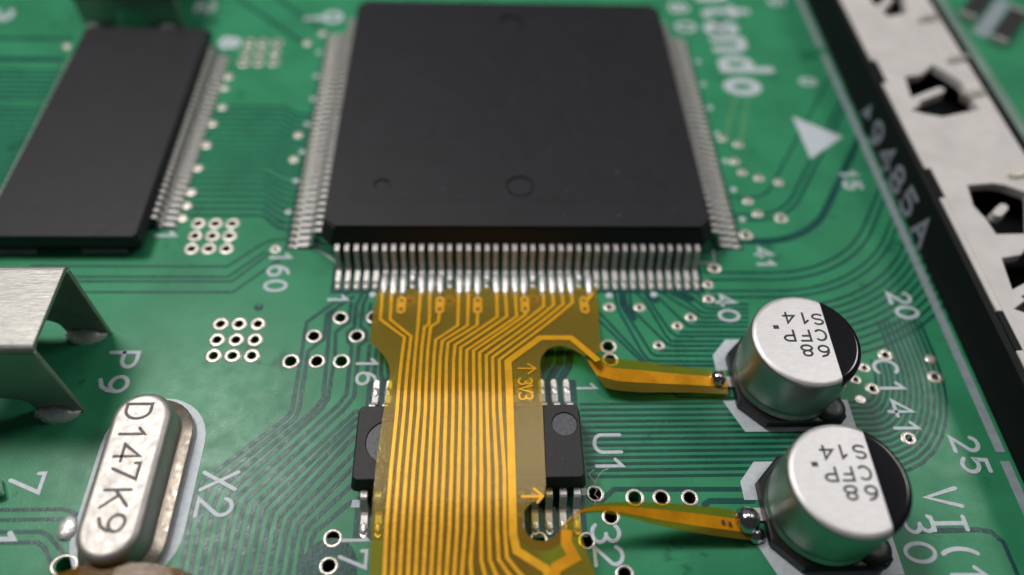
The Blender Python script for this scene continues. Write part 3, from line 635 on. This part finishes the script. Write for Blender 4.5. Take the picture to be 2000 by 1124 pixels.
# solder joints on the tracks
js = [dome("solder_joint", 0.25, 1.08, 0.27, M['solder'], 12, 5, 0.10, s) for s in range(4)]
jshort = [dome("solder_joint_short", 0.19, 0.5, 0.25, M['solder'], 12, 5, 0.14, s + 9) for s in range(3)]
pins = pin_rows(40, 0.65)
for n, k in enumerate((6, 7, 8, 10, 11, 12, 14, 15, 16, 18, 19, 20, 21, 23, 24, 25, 26, 28)):
    put("solder_joint", js[n % 4], (pins[k - 1] + random.uniform(-.02, .02), -16.28, 0.19), flex, random.uniform(-.04, .04), (1, random.uniform(.94, 1.05), random.uniform(.85, 1.1)))
for n, k in enumerate((9, 13, 17, 22, 27)):
    put("solder_joint", jshort[n % 3], (pins[k - 1], -15.75, 0.19), flex, random.uniform(-.1, .1))
# the two side strips
def strip(name, rows, v0, v1, th, m, parent, off=0.0, n=10, lead_in=None):
    """Ruled strip through rows of (far edge, near edge) points, between width fractions v0 and v1."""
    A = [Vector(r[0]) for r in rows]; B = [Vector(r[1]) for r in rows]
    def cr(P, t):
        k = min(int(t), len(P) - 2); f = t - k
        p0, p1, p2, p3 = P[max(0, k - 1)], P[k], P[k + 1], P[min(len(P) - 1, k + 2)]
        return 0.5 * ((2 * p1) + (p2 - p0) * f + (2 * p0 - 5 * p1 + 4 * p2 - p3) * f * f + (3 * p1 - p0 - 3 * p2 + p3) * f ** 3)
    N = (len(rows) - 1) * n; V, Fc = [], []
    for i in range(N + 1):
        a, b = cr(A, i / n), cr(B, i / n); a2, b2 = cr(A, min(i / n + .05, len(rows) - 1)), cr(B, min(i / n + .05, len(rows) - 1))
        if i == N: a1, b1 = cr(A, i / n - .05), cr(B, i / n - .05); t = (a - a1) + (b - b1)
        else: t = (a2 - a) + (b2 - b)
        nr = (b - a).cross(t); nr = nr.normalized() if nr.length > 1e-9 else Vector((0, 0, 1))
        if nr.z < 0: nr = -nr
        g = max(0, 1 - i / n / 1.5) if lead_in is not None else 0
        p, q = a + (b - a) * (v0 + ((lead_in or 0) - v0) * g), a + (b - a) * (v1 - 0.08 * g)
        V += [p + nr * off, q + nr * off, q + nr * (off + th), p + nr * (off + th)]
    for i in range(N):
        a = 4 * i; b = a + 4
        for k in range(4): Fc.append((a + k, a + (k + 1) % 4, b + (k + 1) % 4, b + k))
    Fc += [(0, 1, 2, 3), (4 * N + 3, 4 * N + 2, 4 * N + 1, 4 * N)]
    return link(name, from_data(name, [tuple(v) for v in V], Fc, m, False), None, parent)
r1 = list(zip([(3.899,-22.952,1.3),(4.887,-23.129,1.45),(5.947,-23.32,1.5),(7.445,-23.39,1.35),(9.13,-23.515,1.1),(11.161,-23.644,0.85),(12.992,-23.826,0.75)],
              [(5.093,-24.937,0.75),(5.692,-25.126,0.75),(6.492,-25.243,0.75),(7.634,-25.298,0.7),(8.953,-25.28,0.65),(10.944,-25.277,0.55),(12.982,-25.376,0.5)]))
strip("side_film", r1, 0, 1, 0.05, M['film'], flex)
strip("copper_track", r1, 0.30, 0.70, 0.02, M['copper2'], flex, 0.052, 10, 0.10)
r2 = list(zip([(1.791,-34.189,2.1),(2.382,-33.702,2.45),(3.105,-33.436,2.7),(4.541,-33.205,2.65),(7.524,-33.047,2),(10.281,-33.068,1.35),(11.965,-33.196,1)],
              [(1.579,-34.507,2.05),(2.179,-33.985,2.3),(2.878,-33.728,2.5),(4.53,-33.762,2.3),(7.445,-34.227,1.5),(10.12,-34.515,0.9),(12.441,-34.718,0.55)]))
strip("side_film", r2, 0, 1, 0.05, M['film'], flex)
strip("copper_track", r2, 0.30, 0.74, 0.02, M['copper2'], flex, 0.052)
for (x, y, z), r in (((12.418,-24.414,0.85), 0.52), ((12.281,-33.718,0.95), 0.77)):
    bm = bmesh.new(); bmesh.ops.create_uvsphere(bm, u_segments=28, v_segments=18, radius=r)
    for v in bm.verts:
        v.co.x *= 0.95 + 0.06 * math.sin(2 * v.co.y / r)
        v.co.z *= 0.96
    me = bpy.data.meshes.new("solder_ball"); bm.to_mesh(me); bm.free(); me.materials.append(M['shiny'])
    b = link("solder_ball", me, None, flex, True); b.location = (x, y, z)
    put("solder_joint", dome("solder_foot", r * 0.75, r * 0.6, 0.45, M['shiny'], 14, 5, 0.08, 5), (x + r * 0.75, y - r * 0.75, 0.12), flex)
for p in [(11.189,-33.923,1.15),(10.812,-33.848,1.2)]: put("pad_hole", lathe("pad_hole", [(0.11, 0), (0.1, 0.03), (0.06, 0.02)], 12, M['brown']), p, flex)

# ================================================================= CAPACITORS
def capacitor(cx, cy, label, turn, ys):
    t = thing("electrolytic_capacitor", label, "capacitor", "aluminium can capacitors beside the edge connector", (cx, cy, 0))
    lo = [lift(chamfer_rect(0, 0, hx, hx, 1.5, (0.25, 1, 1, 0.25)), z) for hx, z in ((3.2, 0.12), (3.3, 0.2), (3.3, 0.78), (3.2, 0.86))]
    link("base", loft("capacitor_base", lo, M['plastic']), None, t)
    for sy in (1, -1):
        me = lathe("base_lug", [(1.0, 0.7), (1.0, 0.98), (0.9, 1.08), (0.4, 1.1)], 22, M['plastic'])
        put("base_lug", me, (2.3, sy * 2.3, 0), t)
    R = 3.3
    prof = [(2.95, 0.82), (3.2, 0.88), (3.28, 0.96), (3.28, 1.06), (3.18, 1.2), (3.13, 1.34), (3.18, 1.5), (R - .03, 1.66), (R, 1.9), (R, 4.82)]
    prof += [(R - 0.38 + 0.38 * math.cos(a), 4.82 + 0.38 * math.sin(a)) for a in [PI / 2 * k / 7 for k in range(1, 8)]]
    link("can", lathe("can", prof[:-4], 72, M['alu'], True, False), None, t)
    link("can_top", lathe("can_top", prof[-5:], 72, M['alutop']), None, t)
    # black polarity mark over the right edge of the lid
    pm = [(r + 0.012, z + 0.012) for r, z in prof[-8:]]
    me = lathe("polarity_mark", [(R + 0.012, 4.55)] + pm, 96, M['capblack'])
    bm = bmesh.new(); bm.from_mesh(me); a = math.radians(turn)
    bmesh.ops.bisect_plane(bm, geom=bm.verts[:] + bm.edges[:] + bm.faces[:], plane_co=(1.45 * math.cos(a), 1.45 * math.sin(a), 0), plane_no=(math.cos(a), math.sin(a), 0), clear_inner=True)
    bm.to_mesh(me); bm.free()
    link("polarity_mark", me, None, t)
    for (txt, cs) in ys:
        letters("printed_lettering", txt, [(x - cx, y - cy) for x, y in cs], 0.74, 0.64, 0.14, M['ink'], t, 5.202, 0.012, 180 + turn + 1)
    bbox("terminal", -3.95, -2.4, -0.4, 0.4, 0.02, 0.2, M['lead'], t, 0.03)
    bbox("terminal", 2.4, 3.95, -0.4, 0.4, 0.02, 0.2, M['lead'], t, 0.03)
    return t
capacitor(16.75, -24.25, "silver can capacitor nearer the big chip, joined by the upper ribbon strip", -1,
  (("S14", [(17.803,-22.837),(16.933,-22.758),(16.053,-22.717)]), ("CFP.", [(17.675,-23.998),(16.694,-24.031),(15.726,-24.026),(15.088,-23.691)]), ("68", [(17.581,-25.125),(16.572,-25.084)])))
capacitor(16.78, -33.08, "silver can capacitor at lower right with rubbed black mark and bigger solder ball", -1,
  (("S14", [(17.736,-31.585),(16.72,-31.573),(15.923,-31.594)]), ("CFP.", [(17.643,-32.791),(16.656,-32.837),(15.763,-32.854),(15.069,-32.556)]), ("68", [(17.681,-33.902),(16.591,-33.887)])))

# ================================================================= CRYSTAL
xt = thing("crystal_oscillator", "oblong silver crystal can stamped D147K9", "crystal")
def pill(cx, cy, hw, hl, z, n=16):
    s = hl - hw
    return [(cx + hw * math.cos(a), cy + s + hw * math.sin(a), z) for a in [PI * i / n for i in range(n + 1)]] + [(cx + hw * math.cos(a), cy - s + hw * math.sin(a), z) for a in [PI + PI * i / n for i in range(n + 1)]]
X, Y = -22.32, -31.0
link("insulator", loft("insulator", [pill(X, Y, 2.25, 5.45, 0.03), pill(X, Y, 2.25, 5.45, 0.2)], M['plastic']), None, xt)
link("flange", loft("flange", [pill(X, Y, h, 3.25 + h, z) for h, z in ((2.28, 0.22), (2.34, 0.3), (2.34, 0.42), (2.28, 0.52), (1.95, 0.56), (1.85, 0.72))], M['flange'], True), None, xt)
def shade_auto(o):
    for p in o.data.polygons: p.use_smooth = len(p.vertices) == 4
can = link("can", loft("crystal_can", [pill(X, Y, h, 3.27 + h, z) for h, z in ((1.74, 0.6), (1.70, 0.9), (1.70, 2.18))] + [pill(X, Y, 1.70 - 0.42 + 0.42 * math.cos(a), 4.97 - 0.42 + 0.42 * math.cos(a), 2.18 + 0.42 * math.sin(a)) for a in [PI / 2 * k / 8 for k in range(1, 9)]], M['xtal'], True), None, xt); shade_auto(can)
letters("stamped_lettering", "D147K9", [(-22.533,-27.375),(-22.503,-28.805),(-22.429,-29.935),(-22.293,-31.06),(-22.36,-32.609),(-22.225,-33.957)], 1.4, 0.98, 0.185, M['etch'], xt, 2.602, 0.01)
for p in [(-25.751,-33.265),(-24.125,-34.986)]: put("solder_tab", dome("solder_tab", 0.55, 0.75, 0.25, M['solder'], 14, 5, 0.1, 4), (p[0], p[1], 0.01), xt)

# ================================================================= METAL BRACKETS
def bracket(x0, x1, y0, y1, H, label, blob=1.0):
    t = thing("metal_bracket", label, "bracket", "tinplate brackets soldered to the board")
    th = 0.32
    def panel(y):
        w = x1 - x0; c = (x0 + x1) / 2; f = 1.32
        prof = [(x0, 0), (x0 + 2.7, 0), (c - f, 0.7)] + [(c + f * math.cos(a), 0.7 + 1.07 * math.sin(a) ** 0.7) for a in [PI - PI * i / 12 for i in range(1, 12)]] + [(c + f, 0.7), (x1 - 2.7, 0), (x1, 0), (x1, H - 0.1), (x0, H - 0.1)]
        V = [(px, y, pz) for px, pz in prof] + [(px, y + th, pz) for px, pz in prof]; n = len(prof)
        Fc = [tuple(range(n)), tuple(range(n, 2 * n))[::-1]] + [(i, (i + 1) % n, n + (i + 1) % n, n + i) for i in range(n)]
        me = from_data("bracket_panel", V, Fc, M['steel'])
        return link("side_panel", bevel(me, 0.04, 1), None, t)
    panel(y0); panel(y1 - th)
    V, Fc = [], []
    sec = [(y0, H - 0.1)] + [(y0 + 0.5 - 0.5 * math.cos(a), H - 0.1 + 0.42 * math.sin(a)) for a in [PI / 2 * i / 5 for i in range(1, 6)]] + [(y1 - 0.5 + 0.5 * math.sin(a), H - 0.1 + 0.42 * math.cos(a)) for a in [PI / 2 * i / 5 for i in range(0, 5)]] + [(y1, H - 0.1), (y1 - th, H - 0.1), (y1 - 0.6, H + 0.02), (y0 + 0.6, H + 0.02), (y0 + th, H - 0.1)]
    n = len(sec); V = [(x0, y, z) for y, z in sec] + [(x1, y, z) for y, z in sec]
    Fc = [tuple(range(n)), tuple(range(n, 2 * n))[::-1]] + [(i, (i + 1) % n, n + (i + 1) % n, n + i) for i in range(n)]
    link("top_plate", bevel(from_data("bracket_top", V, Fc, M['steel']), 0.03, 1), None, t)
    for y in (y0, y1 - 0.3):
        for i, x in enumerate((x0 + 0.9, x1 - 1.5)):
            put("solder_joint", dome("bracket_solder", 1.35 * blob, 0.75 * blob, 0.75 * blob, M['solder'], 16, 6, 0.14, i + 3), (x, y, 0.0), t)
    return t
bracket(-35.1, -27.05, -26.0, -20.0, 6.75, "bent tinplate bracket soldered at left beside the P9 marking")
bracket(-38.9, -29.95, 13.7, 19.5, 6.75, "bent tinplate bracket standing behind the long memory chip", 0.6)

# ================================================================= EDGE CONNECTOR
slot = thing("card_connector", "long black card connector with a white guide along its top", "connector")
bbox("body", 30.5, 39.1, -75, 70, 0.02, 1.0, M['slotblack'], slot)
WZ = 3.75
bbox("side_wall", 29.97, 30.54, -75, 70, 0.02, 3.7, M['slotblack'], slot, 0.12)
bbox("ledge", 30.541, 31.6, -75, 70, 1.0, 2.96, M['slotblack'], slot)
bbox("side_wall", 39.1, 39.9, -75, 70, 0.02, 3.6, M['slotblack'], slot, 0.15)
edge = [(30.60, 69)]
y = 31.2
while y > -70:
    edge += [(30.60, y), (31.0, y), (31.0, y - 3.0), (30.56, y - 3.0)]
    bbox("locating_tooth", 30.542, 30.985, y - 2.98, y - 0.02, 2.97, 3.7, M['slotblack'], slot, 0.06); y -= 13.1
    edge += [(30.56, y + 0.8)]
edge += [(30.60, -72), (38.95, -72), (38.95, 69)]
H = [[(34.071,17.924),(37.308,17.584),(36.157,12.09),(34.191,11.481),(33.392,13.888)], [(32.766,2.8),(34.276,3.099),(35.763,4.51),(36.6,3.416),(37.404,2.074),(37.24,0.228),(37.593,-1.234),(35.454,-1.827),(34.129,-2.217),(32.708,-1.866),(31.808,-1.443),(32.903,-0.735),(32.365,0.151)], [(33.117,-9.855),(35.152,-9.63),(36.039,-9.835),(37.423,-10.663),(35.76,-14.547),(33.297,-14.602),(33.155,-13.156),(32.755,-11.916)]]
def shift(loop, dy): return [(x, y + dy) for x, y in loop]
H.append(shift(H[1], -19.6)); H.append(shift(H[2], -19.6))
link("white_guide", bevel(plate("white_guide", edge, H, 3.0, WZ, M['white']), 0.05, 1), None, slot)
bbox("guide_rib", 30.95, 31.35, -72, 69, WZ - 0.05, WZ + 0.06, M['white'], slot, 0.05)
for p, q in (((32.338,-0.237), (35.167,1.17)), ((34.33,-12.519), (34.923,-12.016)), ((33.736,12.659), (35.251,14.342))):
    for dy in (0, -19.6):
        ribbon("guide_tongue", [(p[0], p[1] + dy), (q[0], q[1] + dy)], 0.8, 3.0, 0.7, M['white'], slot, inset=0.2)
for c in ((37.998,4.903), (37.595,0.295), (37.467,-8.867)):
    for dy in (0, 19.6, -19.6):
        ribbon("contact", [(c[0] - .5, c[1] + dy), (c[0] + .7, c[1] + dy + 0.4)], 0.8, 3.3, 0.75, M['tin'], slot, inset=0.25)
fr = lambda p: (29.96 - p[2], p[0], p[1])
letters("printed_lettering", "9485A", [(a, 1.25) for a in (-1.55, -4.3, -6.75, -9.25, -12.1)], 1.9, 1.6, 0.46, M['slotink'], slot, 0.0, 0.02, 180, None, lambda p: (29.965 - p[2], p[0], 2.5 - p[1]))
pl = plate("printed_triangle", [(1.9, 0.6), (0.3, 1.2), (1.0, 2.3)], [], 0, 0.02, M['slotink'])
pl.transform(Matrix(((0, 0, -1, 29.97), (1, 0, 0, 0), (0, 1, 0, 0), (0, 0, 0, 1)))); link("printed_triangle", pl, None, slot)

# ================================================================= PARTS BEYOND THE CONNECTOR
def small_part(cx, cy, ang, label):
    t = thing("chip_resistor", label, "resistor", None, (cx, cy, 0), math.radians(ang))
    bbox("body", -3.0, 3.0, -0.8, 0.8, 0.05, 0.7, M['black2'], t, 0.08)
    bbox("end_cap", -3.35, -2.99, -0.83, 0.83, 0.03, 0.74, M['lead'], t, 0.08); bbox("end_cap", 2.99, 3.35, -0.83, 0.83, 0.03, 0.74, M['lead'], t, 0.08)
    return t
small_part(48.9, 15.3, 50, "black resistor at far right beyond the connector, the one nearer the viewer")
small_part(47.4, 19.2, 50, "black resistor at far right beyond the connector, the one farther away")
inkplate([(45.2, 14.7), (46.4, 13.8), (51.4, 19.9), (50.2, 20.8)], 0.012, (), 'silk2')
M['pale'] = mat("glare_grey_green", (0.20, 0.31, 0.26), 0.4, var=0.25, vscale=0.25)
link("glare_strip", plate("glare_strip", [(40.9, -60), (44.6, -60), (44.6, 74), (40.9, 74)], [], 0.0, 0.011, M['pale']), None, board)  # glare on the board beyond the connector, painted as a pale strip

# ================================================================= TAPE AND LEFT EDGE COMPONENT
tape = thing("adhesive_tape", "curled amber tape tip at the bottom edge in front of the crystal", "tape")
tp = [(-25.777,-36.952,1.6),(-24.725,-36.252,1.6),(-23.502,-35.886,1.7),(-21.676,-35.764,1.8),(-20.093,-35.817,1.8),(-18.767,-36.019,1.7),(-17.745,-36.395,1.5),(-17.092,-37.022,1.3)]
V = []; Fc = []
for (x, y, z) in tp: V += [(x, y, z), (x * 1.0 + 0.1, y - 3.5, z + 0.5), (x + 0.1, y - 3.5, z + 0.56), (x, y, z + 0.06)]
for i in range(len(tp) - 1):
    a = 4 * i; b = a + 4
    for k in range(4): Fc.append((a + k, a + (k + 1) % 4, b + (k + 1) % 4, b + k))
Fc += [(0, 1, 2, 3), (4 * len(tp) - 1, 4 * len(tp) - 2, 4 * len(tp) - 3, 4 * len(tp) - 4)]
link("strip", from_data("tape_strip", V, Fc, M['tape']), None, tape)
ed = thing("chip_capacitor", "tiny component with a shiny end at the left edge beside the crystal", "capacitor", None, ((-30.597,-31.084)[0], (-30.597,-31.084)[1], 0), 0.5)
bbox("body", -1.6, 0.2, -0.55, 0.55, 0.04, 0.7, M['black2'], ed, 0.06); bbox("end_cap", 0.2, 0.6, -0.58, 0.58, 0.03, 0.74, M['solder'], ed, 0.1)

# ================================================================= LINT
lint = thing("lint_fibre", "tiny curled white lint fibre lying over a hole below the U1 marking", "fibre")
def hair(pts, r=0.022):
    V, Fc = [], []
    for i, p in enumerate(pts):
        V += [(p[0] + r, p[1], p[2]), (p[0] - r * .5, p[1] + r * .8, p[2]), (p[0] - r * .5, p[1] - r * .8, p[2] + r)]
    for i in range(len(pts) - 1):
        for k in range(3): Fc.append((3 * i + k, 3 * i + (k + 1) % 3, 3 * i + 3 + (k + 1) % 3, 3 * i + 3 + k))
    return from_data("strand", V, Fc, M['white'])
link("strand", hair([(3.968,-30.274,0.3),(3.609,-30.615,0.5),(3.78,-30.862,0.4),(3.985,-31.076,0.3),(3.868,-31.359,0.3),(4.047,-31.508,0.2),(3.873,-31.756,0.2),(4.065,-31.946,0.2),(3.857,-32.252,0.2),(3.874,-32.519,0.1)]), None, lint)
link("strand", hair([(3.985,-31.076,0.3),(4.226,-30.644,0.4),(4.465,-30.389,0.4),(4.832,-30.22,0.3)]), None, lint)

# ================================================================= DUST
V, Fc = [], []
rd = random.Random(21)
def speck(x, y, z, r):
    b = len(V)
    for k in range(5):
        a = 2 * PI * k / 5 + rd.random(); q = r * rd.uniform(.5, 1.3)
        V.append((x + q * math.cos(a), y + q * math.sin(a), z))
    V.append((x, y, z + r * .6))
    for k in range(5): Fc.append((b + k, b + (k + 1) % 5, b + 5))
for i in range(60): speck(rd.uniform(-13, 13), rd.uniform(-13, 13), 3.201, rd.choice((.02, .03, .03, .045, .06)))
for i in range(70):
    x, y = rd.uniform(-26, 27), rd.uniform(-36, -17)
    if -9.5 < x < 5.5 or (x > 12 and y < -20): continue
    speck(x, y, 0.015, rd.uniform(.015, .04))
for i in range(12): speck(rd.uniform(-10, 3), rd.uniform(-31, -27.2), 2.152, rd.uniform(.015, .035))
du = link("dust", from_data("dust", V, Fc, M['silk2'])); du["kind"] = "stuff"; du["label"] = "fine pale dust specks lying on the chips and the board"
